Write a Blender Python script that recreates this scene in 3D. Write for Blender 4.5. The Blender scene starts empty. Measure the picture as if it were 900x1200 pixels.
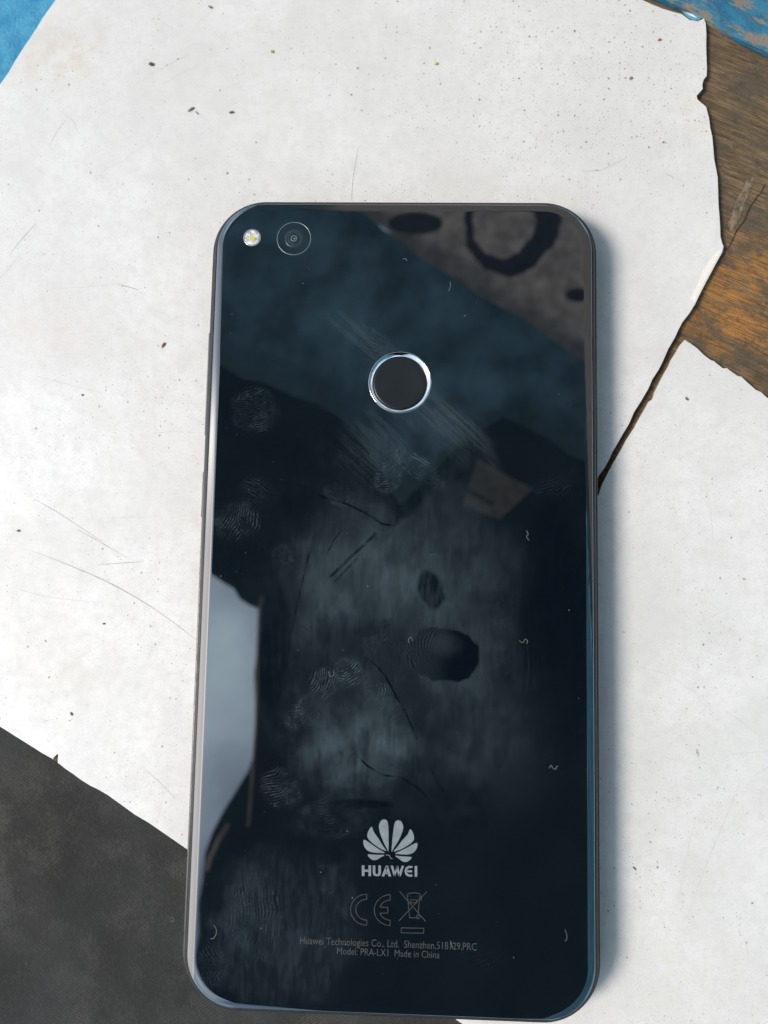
import bpy, bmesh, math, random
import numpy as np
from mathutils import Vector, Matrix, noise as mnoise

random.seed(7); np.random.seed(7)
S = bpy.context.scene
COL = S.collection
MM = 0.001

# ------------------------------------------------------------------ camera
FPX = 950.0                                             # focal length in photo pixels (photo 900 x 1200)
RC = np.array([[0.99919625, -0.01703028, 0.03628809],
               [0.02056466, 0.99483857, -0.09936457],
               [-0.03440859, 0.10003096, 0.99438919]])
CC = np.array([2.79665, -0.69675, 153.41372])           # camera position in mm, table top is z = 0
cam_d = bpy.data.cameras.new('camera'); cam = bpy.data.objects.new('camera', cam_d); COL.objects.link(cam)
M4 = Matrix.Identity(4)
for i in range(3):
    for j in range(3): M4[i][j] = RC[i, j]
    M4[i][3] = CC[i] * MM
cam.matrix_world = M4
cam_d.sensor_fit = 'HORIZONTAL'; cam_d.sensor_width = 36; cam_d.lens = 36 * FPX / 900
cam_d.clip_start = 0.005; cam_d.clip_end = 200
cam_d.dof.use_dof = True; cam_d.dof.focus_distance = 0.1475; cam_d.dof.aperture_fstop = 30
S.camera = cam

# ------------------------------------------------------------------ world + sun
SUN_EL, SUN_DIR = 47.0, Vector((-1.0, -0.16, 0)).normalized()   # low-ish hazy sun from the left
w = bpy.data.worlds.new('World'); S.world = w; w.use_nodes = True
nt = w.node_tree; nt.nodes.clear()
wo = nt.nodes.new('ShaderNodeOutputWorld'); bg = nt.nodes.new('ShaderNodeBackground')
sky = nt.nodes.new('ShaderNodeTexSky'); sky.sky_type = 'NISHITA'; sky.sun_disc = False
sky.sun_elevation = math.radians(SUN_EL); sky.sun_rotation = math.atan2(SUN_DIR.x, SUN_DIR.y)
sky.dust_density = 1.5; sky.air_density = 1.2
tc = nt.nodes.new('ShaderNodeTexCoord'); nz = nt.nodes.new('ShaderNodeTexNoise')
nz.inputs['Scale'].default_value = 3.2; nz.inputs['Detail'].default_value = 5
cr = nt.nodes.new('ShaderNodeMapRange'); cr.inputs['From Min'].default_value = .42; cr.inputs['From Max'].default_value = .68
cr.inputs['To Max'].default_value = .8
mx = nt.nodes.new('ShaderNodeMixRGB'); mx.inputs['Color2'].default_value = (9.4, 12.0, 13.6, 1)
nt.links.new(tc.outputs['Generated'], nz.inputs['Vector']); nt.links.new(nz.outputs['Fac'], cr.inputs['Value'])
nt.links.new(cr.outputs['Result'], mx.inputs['Fac']); nt.links.new(sky.outputs[0], mx.inputs['Color1'])
nt.links.new(mx.outputs[0], bg.inputs['Color']); nt.links.new(bg.outputs[0], wo.inputs['Surface'])
bg.inputs['Strength'].default_value = 0.132
sl = bpy.data.lights.new('sun', 'SUN'); so = bpy.data.objects.new('sun', sl); COL.objects.link(so)
sl.energy = 3.14; sl.angle = math.radians(18); sl.color = (1.0, .90, .82)
sd = Vector((SUN_DIR.x * math.cos(math.radians(SUN_EL)), SUN_DIR.y * math.cos(math.radians(SUN_EL)), math.sin(math.radians(SUN_EL))))
so.rotation_euler = sd.to_track_quat('Z', 'Y').to_euler()
S.view_settings.view_transform = 'Standard'; S.view_settings.look = 'None'
S.view_settings.exposure = 0.0; S.view_settings.gamma = 1; S.view_settings.use_curve_mapping = False
S.render.engine = 'CYCLES'; S.cycles.use_denoising = True
S.cycles.max_bounces = 8; S.cycles.caustics_reflective = False; S.cycles.caustics_refractive = False

# ------------------------------------------------------------------ helpers
def at(u, v, z=0.0):
    """photo tracing -> millimetres on the plane z"""
    d = RC @ np.array([(u - 450) / FPX, -(v - 600) / FPX, -1.0])
    t = (z - CC[2]) / d[2]
    p = CC + d * t
    return (float(p[0]), float(p[1]))

def mirrored(u, v, h, zg=7.6):
    """the point at height h that is seen mirrored in the flat glass at tracing (u, v)"""
    x, y = at(u, v, zg); k = (h - zg) / (CC[2] - zg)
    return (x + (x - CC[0]) * k, y + (y - CC[1]) * k)

def tag(o, label=None, cat=None, group=None, kind=None):
    if label: o['label'] = label
    if cat: o['category'] = cat
    if group: o['group'] = group
    if kind: o['kind'] = kind
    return o

def obj(name, verts, faces, mat, parent=None, smooth=False, loc=(0, 0, 0)):
    me = bpy.data.meshes.new(name)
    me.from_pydata([(v[0] * MM, v[1] * MM, v[2] * MM) for v in verts], [], faces); me.update()
    if mat: me.materials.append(mat)
    if smooth: me.shade_smooth()
    o = bpy.data.objects.new(name, me); COL.objects.link(o)
    o.location = Vector(loc) * MM
    if parent: o.parent = parent
    return o

def bobj(name, bm, mat, parent=None, smooth=False):
    me = bpy.data.meshes.new(name)
    bmesh.ops.scale(bm, vec=(MM,) * 3, verts=bm.verts)
    bmesh.ops.recalc_face_normals(bm, faces=bm.faces)
    bm.to_mesh(me); bm.free()
    if mat: me.materials.append(mat)
    if smooth: me.shade_smooth()
    o = bpy.data.objects.new(name, me); COL.objects.link(o)
    if parent: o.parent = parent
    return o

def slab(name, pts, z0, z1, mat, parent=None, bevel=0.0, mat_side=None):
    """closed plate with a traced outline"""
    a = sum(pts[i][0] * pts[(i + 1) % len(pts)][1] - pts[(i + 1) % len(pts)][0] * pts[i][1] for i in range(len(pts)))
    if a < 0: pts = pts[::-1]
    bm = bmesh.new()
    lo = [bm.verts.new((x, y, z0)) for x, y in pts]
    hi = [bm.verts.new((x, y, z1)) for x, y in pts]
    n = len(pts)
    top = bm.faces.new(hi); bot = bm.faces.new(lo[::-1])
    for i in range(n):
        bm.faces.new((lo[i], lo[(i + 1) % n], hi[(i + 1) % n], hi[i]))
    if bevel:
        es = [e for e in bm.edges if all(abs(v.co.z - z1) < 1e-6 for v in e.verts)]
        bmesh.ops.bevel(bm, geom=es, offset=bevel, segments=2, affect='EDGES', clamp_overlap=True)
    for f in list(bm.faces):
        if len(f.verts) > 4: bmesh.ops.triangulate(bm, faces=[f])
    if mat_side:
        bmesh.ops.recalc_face_normals(bm, faces=bm.faces)
        for f in bm.faces:
            if abs(f.normal.z) < .6: f.material_index = 1
    o = bobj(name, bm, mat, parent)
    if mat_side: o.data.materials.append(mat_side)
    return o

def rough_line(pts, step=1.2, amp=.25, seed=0, closed=False):
    """subdivide an outline and fray it a little, as a broken edge"""
    out = []; n = len(pts); rng = random.Random(seed)
    for i in range(n if closed else n - 1):
        a, b = pts[i], pts[(i + 1) % n]
        L = math.dist(a, b); k = max(1, int(L / step))
        for j in range(k):
            t = j / k; x = a[0] + (b[0] - a[0]) * t; y = a[1] + (b[1] - a[1]) * t
            if j: 
                m = amp * mnoise.noise(Vector((x * .9 + seed, y * .9, 3))) * 1.6 + rng.uniform(-.3, .3) * amp
                nx, ny = -(b[1] - a[1]) / L, (b[0] - a[0]) / L
                x += nx * m; y += ny * m
            out.append((x, y))
    if not closed: out.append(pts[-1])
    return out

def tube(bm, pts, r, seg=6):
    rings = []
    for i, p in enumerate(pts):
        p = Vector(p); a = Vector(pts[max(0, i - 1)]); b = Vector(pts[min(len(pts) - 1, i + 1)])
        t = (b - a).normalized(); up = Vector((0, 0, 1)) if abs(t.z) < .9 else Vector((1, 0, 0))
        u = t.cross(up).normalized(); v = t.cross(u)
        rr = r[i] if isinstance(r, (list, tuple)) else r
        rings.append([bm.verts.new(p + (u * math.cos(k * 2 * math.pi / seg) + v * math.sin(k * 2 * math.pi / seg)) * rr) for k in range(seg)])
    for i in range(len(rings) - 1):
        for k in range(seg):
            bm.faces.new((rings[i][k], rings[i][(k + 1) % seg], rings[i + 1][(k + 1) % seg], rings[i + 1][k]))
    bm.faces.new(rings[0][::-1]); bm.faces.new(rings[-1])

# node helpers
class NT:
    def __init__(s, name):
        s.m = bpy.data.materials.new(name); s.m.use_nodes = True; s.t = s.m.node_tree; s.t.nodes.clear()
        s.out = s.t.nodes.new('ShaderNodeOutputMaterial'); s.b = s.t.nodes.new('ShaderNodeBsdfPrincipled')
        s.t.links.new(s.b.outputs[0], s.out.inputs['Surface']); s._mm = None
    def n(s, typ, **kw):
        nd = s.t.nodes.new('ShaderNode' + typ)
        for k, v in kw.items():
            if k in nd.inputs: s.put(nd.inputs[k], v)
            else: setattr(nd, k, v)
        return nd
    def put(s, sock, v):
        if isinstance(v, bpy.types.NodeSocket): s.t.links.new(v, sock)
        else: sock.default_value = v
    def set(s, **kw):
        for k, v in kw.items():
            s.put(s.b.inputs[k.replace('_', ' ')], v)
        return s
    def mm(s, scale=(1, 1, 1), rot=0, loc=(0, 0, 0)):
        """object coordinates in millimetres"""
        if s._mm is None:
            t = s.n('TexCoord'); m = s.n('Mapping'); s.t.links.new(t.outputs['Object'], m.inputs['Vector'])
            m.inputs['Scale'].default_value = (1000,) * 3; s._mm = m.outputs[0]
        m = s.n('Mapping'); s.t.links.new(s._mm, m.inputs['Vector'])
        m.vector_type = 'POINT'
        m.inputs['Rotation'].default_value = (0, 0, rot)
        m2 = s.n('Mapping'); s.t.links.new(m.outputs[0], m2.inputs['Vector'])
        m2.inputs['Scale'].default_value = scale; m2.inputs['Location'].default_value = loc
        return m2.outputs[0]
    def noise(s, vec, scale=1, detail=3, rough=.5, dist=0):
        nd = s.n('TexNoise', Vector=vec, Scale=scale, Detail=detail, Roughness=rough, Distortion=dist)
        return nd.outputs['Fac']
    def ramp(s, v, a, b, lo=0.0, hi=1.0, smooth=True):
        nd = s.n('MapRange'); nd.interpolation_type = 'SMOOTHSTEP' if smooth else 'LINEAR'
        s.put(nd.inputs['Value'], v); nd.inputs['From Min'].default_value = a; nd.inputs['From Max'].default_value = b
        nd.inputs['To Min'].default_value = lo; nd.inputs['To Max'].default_value = hi
        return nd.outputs['Result']
    def math(s, op, a, b=0.0, c=None):
        nd = s.n('Math'); nd.operation = op; s.put(nd.inputs[0], a); s.put(nd.inputs[1], b)
        if c is not None: s.put(nd.inputs[2], c)
        return nd.outputs[0]
    def mix(s, f, a, b, mode='MIX'):
        nd = s.n('MixRGB'); nd.blend_type = mode
        s.put(nd.inputs[0], f)
        for k, v in ((1, a), (2, b)):
            if isinstance(v, (tuple, list)) and len(v) == 3: v = (*v, 1)
            s.put(nd.inputs[k], v)
        return nd.outputs[0]
    def bump(s, h, strength=.5, dist=.0001, prev=None):
        nd = s.n('Bump'); s.put(nd.inputs['Height'], h); nd.inputs['Strength'].default_value = strength
        nd.inputs['Distance'].default_value = dist
        if prev is not None: s.put(nd.inputs['Normal'], prev)
        return nd.outputs[0]
    def blob(s, cx, cy, rx, ry, soft=1.0, vec=None):
        """soft spot centred on a point of the surface, 1 inside, 0 outside"""
        nd = s.n('Mapping', vector_type='POINT'); s.t.links.new(vec or s.mm(), nd.inputs['Vector'])
        nd.inputs['Scale'].default_value = (1 / rx, 1 / ry, 0); nd.inputs['Location'].default_value = (-cx / rx, -cy / ry, 0)
        ln = s.n('VectorMath', operation='LENGTH'); s.t.links.new(nd.outputs[0], ln.inputs[0])
        return s.ramp(ln.outputs['Value'], 1 - soft, 1, 1, 0)

# ------------------------------------------------------------------ materials
def laminate_mat():
    t = NT('white_laminate'); v = t.mm()
    c = t.mix(t.ramp(t.noise(v, .035, 4, .55), .36, .66), (.86, .86, .845), (.765, .76, .74))
    c = t.mix(t.ramp(t.noise(v, .55, 5, .7), .42, .70, 0, .42), c, (.64, .63, .60))
    c = t.mix(t.ramp(t.noise(t.mm((1, 1, 1), 0, (9, 51, 0)), .13, 6, .7), .42, .66, 0, .38), c, (.69, .675, .64))
    c = t.mix(t.ramp(t.noise(t.mm((1, 1, 1), 0, (71, 5, 0)), .9, 6, .8), .60, .74, 0, .30), c, (.42, .40, .37))
    c = t.mix(t.ramp(t.noise(t.mm((1, 1, 1), 0, (31, 7, 0)), 3.0, 3, .7), .50, .72, 0, .42), c, (.54, .53, .50))
    c = t.mix(t.ramp(t.noise(t.mm((1, 1, 1), 0, (13, 17, 0)), 5.5, 2, .6), .48, .70, 0, .30), c, (.55, .54, .52))
    # light falloff painted into the colour: sheet darkens towards the far end
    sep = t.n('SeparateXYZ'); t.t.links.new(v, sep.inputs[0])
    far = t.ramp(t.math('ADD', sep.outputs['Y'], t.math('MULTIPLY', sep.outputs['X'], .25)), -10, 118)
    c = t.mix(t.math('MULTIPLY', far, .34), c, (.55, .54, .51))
    xr, yr = at(840, 860)
    c = t.mix(t.math('MULTIPLY', t.blob(xr, yr, 42, 75, 1), t.ramp(t.noise(v, .06, 4, .6), .3, .7, .15, .5)), c, (.62, .64, .60))
    for (u, w_, rx, ry, col, a) in [(70, 60, 14, 12, (.60, .45, .26), .35), (822, 135, 6, 7, (.78, .62, .36), .4), (60, 380, 13, 10, (.75, .55, .42), .18),
                                    (80, 770, 16, 14, (.66, .56, .38), .2), (790, 1140, 20, 14, (.70, .66, .5), .22), (230, 420, 12, 12, (.6, .6, .56), .2)]:
        x, y = at(u, w_)
        m = t.math('MULTIPLY', t.blob(x, y, rx, ry, 1), t.ramp(t.noise(v, .25, 4, .6), .35, .65, 0, a))
        c = t.mix(m, c, col)
    # specks of dirt, thickest at the far right
    x, y = at(700, 90)
    dens = t.math('ADD', t.math('MULTIPLY', t.blob(x, y, 62, 34, 1), .105), t.ramp(t.noise(v, .05, 3, .6), .42, .68, .004, .05))
    for sc, thr, loc in ((.9, .8, 0), (1.7, .9, 13), (2.9, 1.1, 29)):
        vo = t.n('TexVoronoi', Vector=t.mm((1, 1, 1), 0, (loc, loc, 0)), Scale=sc); vo.voronoi_dimensions = '2D'
        hs = t.n('SeparateColor'); t.t.links.new(vo.outputs['Color'], hs.inputs[0])
        on = t.math('LESS_THAN', hs.outputs[0], t.math('MULTIPLY', dens, 3.2 * thr))
        size = t.math('MULTIPLY', t.math('MULTIPLY', hs.outputs[1], hs.outputs[1]), .17)
        dist = t.math('ADD', vo.outputs['Distance'], t.math('MULTIPLY', t.math('SUBTRACT', t.noise(v, 6, 3, .7), .5), .55))
        dot = t.math('LESS_THAN', dist, t.math('ADD', size, .03))
        c = t.mix(t.math('MULTIPLY', t.math('MULTIPLY', on, dot), t.math('ADD', t.math('MULTIPLY', hs.outputs[2], .55), .25)), c, (.12, .09, .06))
    # faint drag marks
    for rot, sc, loc in ((.6, (.05, 1.6, 1), 3), (-.5, (.04, 1.3, 1), 9), (1.35, (.06, 1.9, 1), 17)):
        ln = t.noise(t.mm(sc, rot, (loc, loc * 3, 0)), 1.0, 2, .5)
        k = t.math('MULTIPLY', t.ramp(ln, .70, .74), t.ramp(t.noise(v, .06, 1), .5, .62, 0, .32))
        c = t.mix(k, c, (.45, .44, .42))
    h = t.noise(v, 2.2, 4, .6); h2 = t.noise(v, .12, 2)
    t.set(Base_Color=c, Roughness=t.ramp(t.noise(v, .4, 4), .3, .7, .38, .55), Normal=t.bump(h, .25, .00006, t.bump(h2, .5, .0004)))
    t.b.inputs['Specular IOR Level'].default_value = .5
    return t.m

def simple(name, col, rough=.5, metal=0.0, spec=.5, coat=0.0, var=0.0, vscale=2.0, bump=0.0, bdist=.00005):
    t = NT(name); c = (*col, 1)
    v = t.mm()
    n = t.noise(v, vscale, 4, .6)
    if var:
        c = t.mix(t.ramp(n, .3, .7), tuple(x * (1 - var) for x in col), tuple(min(1, x * (1 + var)) for x in col))
    t.set(Base_Color=c, Roughness=t.ramp(n, .3, .7, max(0, rough - .06), rough + .06), Metallic=metal, Coat_Weight=coat)
    t.b.inputs['Specular IOR Level'].default_value = spec
    if bump: t.set(Normal=t.bump(n, bump, bdist))
    return t.m

def wood_mat():
    t = NT('bare_plywood'); rot = math.radians(24)
    g = t.mm((.10, 1.0, 1), rot); v = t.mm()
    wv = t.noise(g, 1.2, 6, .65, .6)
    fine = t.noise(t.mm((.10, 2.6, 1), rot, (4, 9, 0)), 1.6, 6, .7, .4)
    c = t.mix(t.ramp(wv, .33, .66), (.17, .115, .062), (.34, .235, .128))
    c = t.mix(t.ramp(fine, .46, .60, 0, .75), c, (.065, .042, .026))
    # orange core bared where the sheet broke off
    x, y = at(870, 350)
    m = t.math('MULTIPLY', t.blob(x, y, 24, 20, .8), t.ramp(t.noise(t.mm((.35, 1, 1), rot), .28, 5, .65), .36, .55, 0, .95))
    c = t.mix(m, c, t.mix(t.ramp(fine, .42, .6), (.60, .29, .075), (.28, .125, .04)))
    # grey glue and grime
    c = t.mix(t.ramp(t.noise(t.mm((.6, 1, 1), rot, (40, 3, 0)), .22, 6, .75), .46, .60, 0, .75), c, (.130, .108, .078))
    c = t.mix(t.ramp(t.noise(t.mm((1, 1, 1), 0, (3, 33, 0)), .5, 6, .8), .50, .68, 0, .55), c, (.065, .050, .034))
    gr = t.noise(t.mm((.25, 1, 1), rot), 8, 3, .7)
    c = t.mix(t.ramp(gr, .62, .75, 0, .5), c, (.45, .33, .19))
    h = t.math('ADD', t.math('MULTIPLY', fine, 1.0), t.math('MULTIPLY', t.noise(v, 3, 4, .7), .7))
    t.set(Base_Color=c, Roughness=.72, Normal=t.bump(h, 1.0, .0006))
    t.b.inputs['Specular IOR Level'].default_value = .3
    return t.m

def blue_mat(name, a, b, wear, seed):
    t = NT(name); v = t.mm((1, 1, 1), 0, (seed, seed * 2, 0)); g = t.mm((.25, 1, 1), math.radians(27), (seed, 5, 0))
    n = t.noise(v, .22, 5, .6)
    c = t.mix(t.ramp(n, .35, .65), a, b)
    c = t.mix(t.ramp(t.noise(v, .9, 5, .7), .5, .75, 0, .5), c, tuple(x * .45 for x in a))
    wr = t.noise(g, .55, 6, .7)
    c = t.mix(t.ramp(wr, wear, wear + .07, 0, .85), c, (.26, .20, .13))
    c = t.mix(t.ramp(t.noise(v, 2.6, 4, .7), .62, .72, 0, .6), c, (.10, .10, .08))
    t.set(Base_Color=c, Roughness=.55, Normal=t.bump(t.math('ADD', t.ramp(wr, wear - .05, wear + .05, 1, 0), t.noise(v, 1.5, 4)), .6, .0003))
    return t.m

def fabric_mat():
    t = NT('charcoal_twill'); v = t.mm()
    warp = t.noise(v, .12, 2)
    wa = t.n('TexWave', Vector=t.mm((1, 1, 1), math.radians(62)), Scale=.62, Distortion=1.1, Detail=2.0); wa.inputs['Detail Scale'].default_value = 1.5
    wb = t.n('TexWave', Vector=t.mm((1, 1, 1), math.radians(-20)), Scale=.75, Distortion=1.4, Detail=2.0); wb.inputs['Detail Scale'].default_value = 1.5
    patchy = t.ramp(t.noise(t.mm((1, 1, 1), 0, (5, 9, 0)), .10, 4, .6), .35, .65, .25, 1)
    h = t.math('ADD', t.math('MULTIPLY', wa.outputs['Fac'], .5), t.math('MULTIPLY', wb.outputs['Fac'], .3))
    h = t.math('ADD', t.math('MULTIPLY', h, patchy), t.math('MULTIPLY', t.noise(t.mm((1.6, .6, 1), math.radians(-12)), 1.6, 5, .75), 1.6))
    c = t.mix(t.ramp(h, .85, 1.6), (.034, .035, .033), (.092, .091, .084))
    c = t.mix(t.ramp(t.noise(v, .045, 5, .65), .35, .65, 0, .6), c, (.042, .046, .048))
    c = t.mix(t.ramp(t.noise(v, .9, 4, .75), .62, .76, 0, .35), c, (.14, .135, .12))
    t.set(Base_Color=c, Roughness=.95, Normal=t.bump(h, .5, .00022), Sheen_Weight=.15)
    t.b.inputs['Specular IOR Level'].default_value = .15
    return t.m

def glass_mat():
    """black coated glass back; the grease film on it is a per-vertex amount 'film'"""
    t = NT('black_glass_back'); v = t.mm()
    at_ = t.n('Attribute'); at_.attribute_name = 'film'
    f = at_.outputs['Fac']
    ar = t.n('Attribute'); ar.attribute_name = 'rim_wear'; rimw = ar.outputs['Fac']
    t.set(Base_Color=(.0012, .0045, .0085, 1), Roughness=t.math('ADD', t.ramp(f, 0, 1, .012, .10), t.math('MULTIPLY', rimw, .66)), IOR=3.0)
    film = t.n('BsdfPrincipled'); film.inputs['Roughness'].default_value = .42
    film.inputs['Base Color'].default_value = (.32, .44, .50, 1)
    film.inputs['IOR'].default_value = 1.35
    ms = t.n('MixShader'); t.put(ms.inputs[0], t.math('MULTIPLY', f, .17))
    t.t.links.new(t.b.outputs[0], ms.inputs[1]); t.t.links.new(film.outputs[0], ms.inputs[2])
    t.t.links.new(ms.outputs[0], t.out.inputs['Surface'])
    return t.m

def cloth_mat(name, col, trans, var=.15, vs=.01):
    """woven cover that lets some daylight through"""
    t = NT(name); v = t.mm()
    c = t.mix(t.ramp(t.noise(v, vs, 5, .6), .3, .7), tuple(x * (1 - var) for x in col), tuple(min(1, x * (1 + var)) for x in col))
    d = t.n('BsdfDiffuse'); tr = t.n('BsdfTranslucent'); ms = t.n('MixShader')
    t.put(d.inputs[0], c); t.put(tr.inputs[0], c); ms.inputs[0].default_value = trans
    t.t.links.new(d.outputs[0], ms.inputs[1]); t.t.links.new(tr.outputs[0], ms.inputs[2]); t.t.links.new(ms.outputs[0], t.out.inputs['Surface'])
    return t.m

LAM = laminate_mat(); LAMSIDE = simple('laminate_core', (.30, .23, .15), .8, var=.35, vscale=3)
WOOD = wood_mat(); FAB = fabric_mat(); GLASS = glass_mat()
BLUE1 = blue_mat('blue_board_paint', (.020, .235, .44), (.060, .33, .52), .70, 3)
BLUE2 = blue_mat('weathered_blue_paint', (.012, .13, .23), (.035, .22, .34), .50, 21)

# ------------------------------------------------------------------ setting: ground far below, out of view
GND = simple('grey_paving', (.30, .29, .27), .9, var=.2, vscale=.02)
g = obj('ground', [(-6e4, -6e4, -760), (6e4, -6e4, -760), (6e4, 6e4, -760), (-6e4, 6e4, -760)], [(0, 1, 2, 3)], GND)
tag(g, 'grey paved ground under the table', kind='structure')

# ------------------------------------------------------------------ table
def table_pts(l, z=0): return [at(u, v, z) for u, v in l]
ZW = -1.3
board = [(-700, 405), (-20, 838), (60, 889), (218, 987), (530, 1184), (1100, 1547), (1800, 1547), (1800, 548), (900, 69), (873, 55.5), (852, 44.5), (831, 33.5), (820, 25), (793, 12.5), (772, 4), (700, -32), (560, -100), (-700, -300)]
wb = slab('wooden_tabletop', rough_line(table_pts(board, ZW), 2.5, .18, 4, True), -19, ZW, WOOD, None, .25)
tag(wb, 'bare brown plywood tabletop showing at right where the white sheet has broken away', 'table')
# glue ridge and split in the bared plywood
DARKWOOD = simple('dark_wood_split', (.035, .026, .018), .9, var=.3)
GLUE = simple('old_glue', (.165, .125, .080), .75, var=.6, vscale=.8, bump=.6, bdist=.0003)
def ridge(name, l, r, z, mat, parent, seed=1):
    pts = rough_line([at(u, v, z) for u, v in l], 1.0, .3, seed)
    n = len(pts); rng = random.Random(seed)
    bm = bmesh.new()
    rr = [max(.06, r * (.55 + .45 * math.sin(math.pi * i / max(1, n - 1))) * rng.uniform(.75, 1.2)) for i in range(n)]
    tube(bm, [(x, y, z - .05 * r) for x, y in pts], rr, 8)
    bmesh.ops.scale(bm, vec=(1, 1, .16), verts=bm.verts, space=Matrix.Translation((0, 0, -z)))
    return bobj(name, bm, mat, parent, True)
for gl in ([(877, 206), (883, 208), (882, 217), (873, 237), (864, 262), (856, 272), (853, 263), (861, 241), (871, 221)],):
    slab('glue_streak', rough_line([at(u, v, ZW) for u, v in gl], 1.6, .15, 5, True), ZW - .05, ZW + .08, GLUE, wb)
ridge('split', [(897, 216), (884, 236), (870, 262), (858, 282), (851, 293)], .20, ZW, DARKWOOD, wb, 8)

b1 = [(-700, -300), (-100, -290), (150, -140), (115, -60), (88, -10), (30, 90), (-10, 140), (-335, 612), (-375, 606), (-690, 408)]
o = slab('blue_board', table_pts(b1, -.9), -1.29, -.9, BLUE1)
tag(o, 'bright blue painted board under the top left corner of the white sheet', 'board')
b2 = [(1800, 530), (900, 62), (873, 49), (852, 38.5), (831, 27.5), (820, 18.5), (793, 6.5), (772, -3), (700, -38), (600, -85), (620, -180), (1800, -180)]
o = slab('blue_plank', rough_line(table_pts(b2, -.5), 2, .16, 9, True), -19, -.5, BLUE2, None, .4)
tag(o, 'weathered blue plank with paint worn to the wood at the top right corner', 'plank')

# white sheets: two pieces of one broken laminate
left = [(92, -50), (65, 0), (50, 21), (37, 42), (23, 63), (10, 85), (0, 99), (-70, 200), (-345, 600), (-354, 630), (-60, 812), (0, 851.5), (20, 864), (40, 876.5), (61.7, 889.7), (66.5, 884), (69, 881.5), (67.5, 888), (67.5, 894),
        (95, 914), (126.7, 932), (142, 943), (158, 954.6), (174, 964), (190, 975), (220, 995.7), (300, 1046), (440, 1134), (470, 1150), (560, 930), (640, 690), (690, 580), (702.7, 556), (708, 549), (713, 540), (718, 529), (724, 519), (737, 497),
        (743, 483), (750.7, 471), (760, 455), (764, 444), (772, 433), (777, 423), (783, 409), (790.7, 396), (795, 385), (800, 377), (808, 367), (814.7, 356), (820, 345), (825, 335), (833, 320), (840, 307), (846.7, 296),
        (848.5, 288), (846, 286.5), (844, 267), (843, 252), (842, 240), (841.5, 222), (841, 208), (837, 187), (834.7, 160), (831, 139), (828, 125), (822, 120.5), (817, 117), (815.5, 112), (820, 108), (824, 104), (822.5, 99), (824, 93), (828.5, 89),
        (828, 70), (827.5, 53), (827.5, 27), (825, 21), (818, 25.5), (808, 24), (799, 16), (777, 11), (753, 0), (690, -34), (600, -70), (300, -80)]
right = [(470.5, 1153), (562, 937), (644, 700), (692, 600), (702, 578.7), (705, 569), (713, 553), (718, 543), (722.7, 537), (728, 526.7), (733, 517), (737, 510.7), (748, 492), (755, 480), (760, 470.7), (765, 468), (766.7, 460), (774.7, 444), (779, 436), (782.7, 431),
         (786, 422), (790.7, 415), (797, 404), (802.7, 398), (810, 403), (817, 408), (825, 416), (832, 422), (837, 422.7), (846.7, 432), (852, 431), (858, 436), (864, 441), (869, 441), (877, 449), (885, 457), (892, 459), (900, 466.7), (960, 515),
         (1330, 800), (1480, 1540), (1080, 1540), (700, 1300), (610, 1242), (530, 1192)]
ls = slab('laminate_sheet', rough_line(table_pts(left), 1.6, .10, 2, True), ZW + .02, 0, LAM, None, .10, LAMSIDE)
tag(ls, 'large white broken sheet under the phone, speckled with dirt, reaching the top and left edges', 'sheet')
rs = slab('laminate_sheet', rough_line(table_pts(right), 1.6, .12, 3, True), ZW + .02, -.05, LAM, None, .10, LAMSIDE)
tag(rs, 'smaller white broken sheet right of the phone, beyond the diagonal crack', 'sheet')

# raw chipped strip along the tip of the large sheet, blue paint smear at its corner
CHIP = simple('chipped_edge', (.84, .80, .72), .7, var=.06, vscale=2)
slab('chipped_strip', table_pts([(846.5, 292), (840, 304), (832, 318), (824, 333), (814, 354), (809, 350), (817, 334), (824, 316), (833, 303), (842, 293)], .03), -.02, .03, CHIP, ls)
PAINT = simple('pale_blue_smear', (.10, .32, .42), .5, var=.25, vscale=3)
slab('paint_smear', rough_line(table_pts([(799.5, 13), (806, 14), (815, 17), (822, 20.5), (819, 24), (811, 23.5), (804, 19)], .05), .8, .12, 6, True), -.02, .05, PAINT, ls)
slab('paint_streak', table_pts([(803, 14.5), (812, 17), (817, 21), (811, 19)], .09), .04, .09, CHIP, ls)

# scratches and pencil-like lines in the sheets (thin strips)
SCR = simple('scratch_grey', (.38, .37, .35), .8, var=.3, vscale=3)
SCR2 = simple('faint_scratch', (.62, .61, .585), .8, var=.1, vscale=3)
def ribbon(name, l, wmm, z, mat, parent, seed=0):
    pts = [at(u, v, z) for u, v in l]
    # smooth by Catmull-Rom
    P = []
    for i in range(len(pts) - 1):
        p0, p1, p2, p3 = pts[max(0, i - 1)], pts[i], pts[i + 1], pts[min(len(pts) - 1, i + 2)]
        for k in range(8):
            t = k / 8
            P.append(tuple(.5 * (2 * p1[a] + (p2[a] - p0[a]) * t + (2 * p0[a] - 5 * p1[a] + 4 * p2[a] - p3[a]) * t * t + (3 * p1[a] - p0[a] - 3 * p2[a] + p3[a]) * t ** 3) for a in (0, 1)))
    P.append(pts[-1]); n = len(P); rng = random.Random(seed)
    V, F = [], []
    for i, p in enumerate(P):
        a, b = P[max(0, i - 1)], P[min(n - 1, i + 1)]; L = math.dist(a, b) or 1
        nx, ny = -(b[1] - a[1]) / L, (b[0] - a[0]) / L
        ww = wmm * .5 * (.25 + .75 * math.sin(math.pi * (i + .5) / n)) * rng.uniform(.6, 1.2)
        V += [(p[0] + nx * ww, p[1] + ny * ww, z), (p[0] - nx * ww, p[1] - ny * ww, z), (p[0], p[1], z - .02)]
    for i in range(n - 1):
        a, b = 3 * i, 3 * (i + 1)
        F += [(a, a + 1, b + 1, b), (a + 1, a + 2, b + 2, b + 1), (a + 2, a, b, b + 2)]
    return obj(name, V, F, mat, parent)
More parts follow.
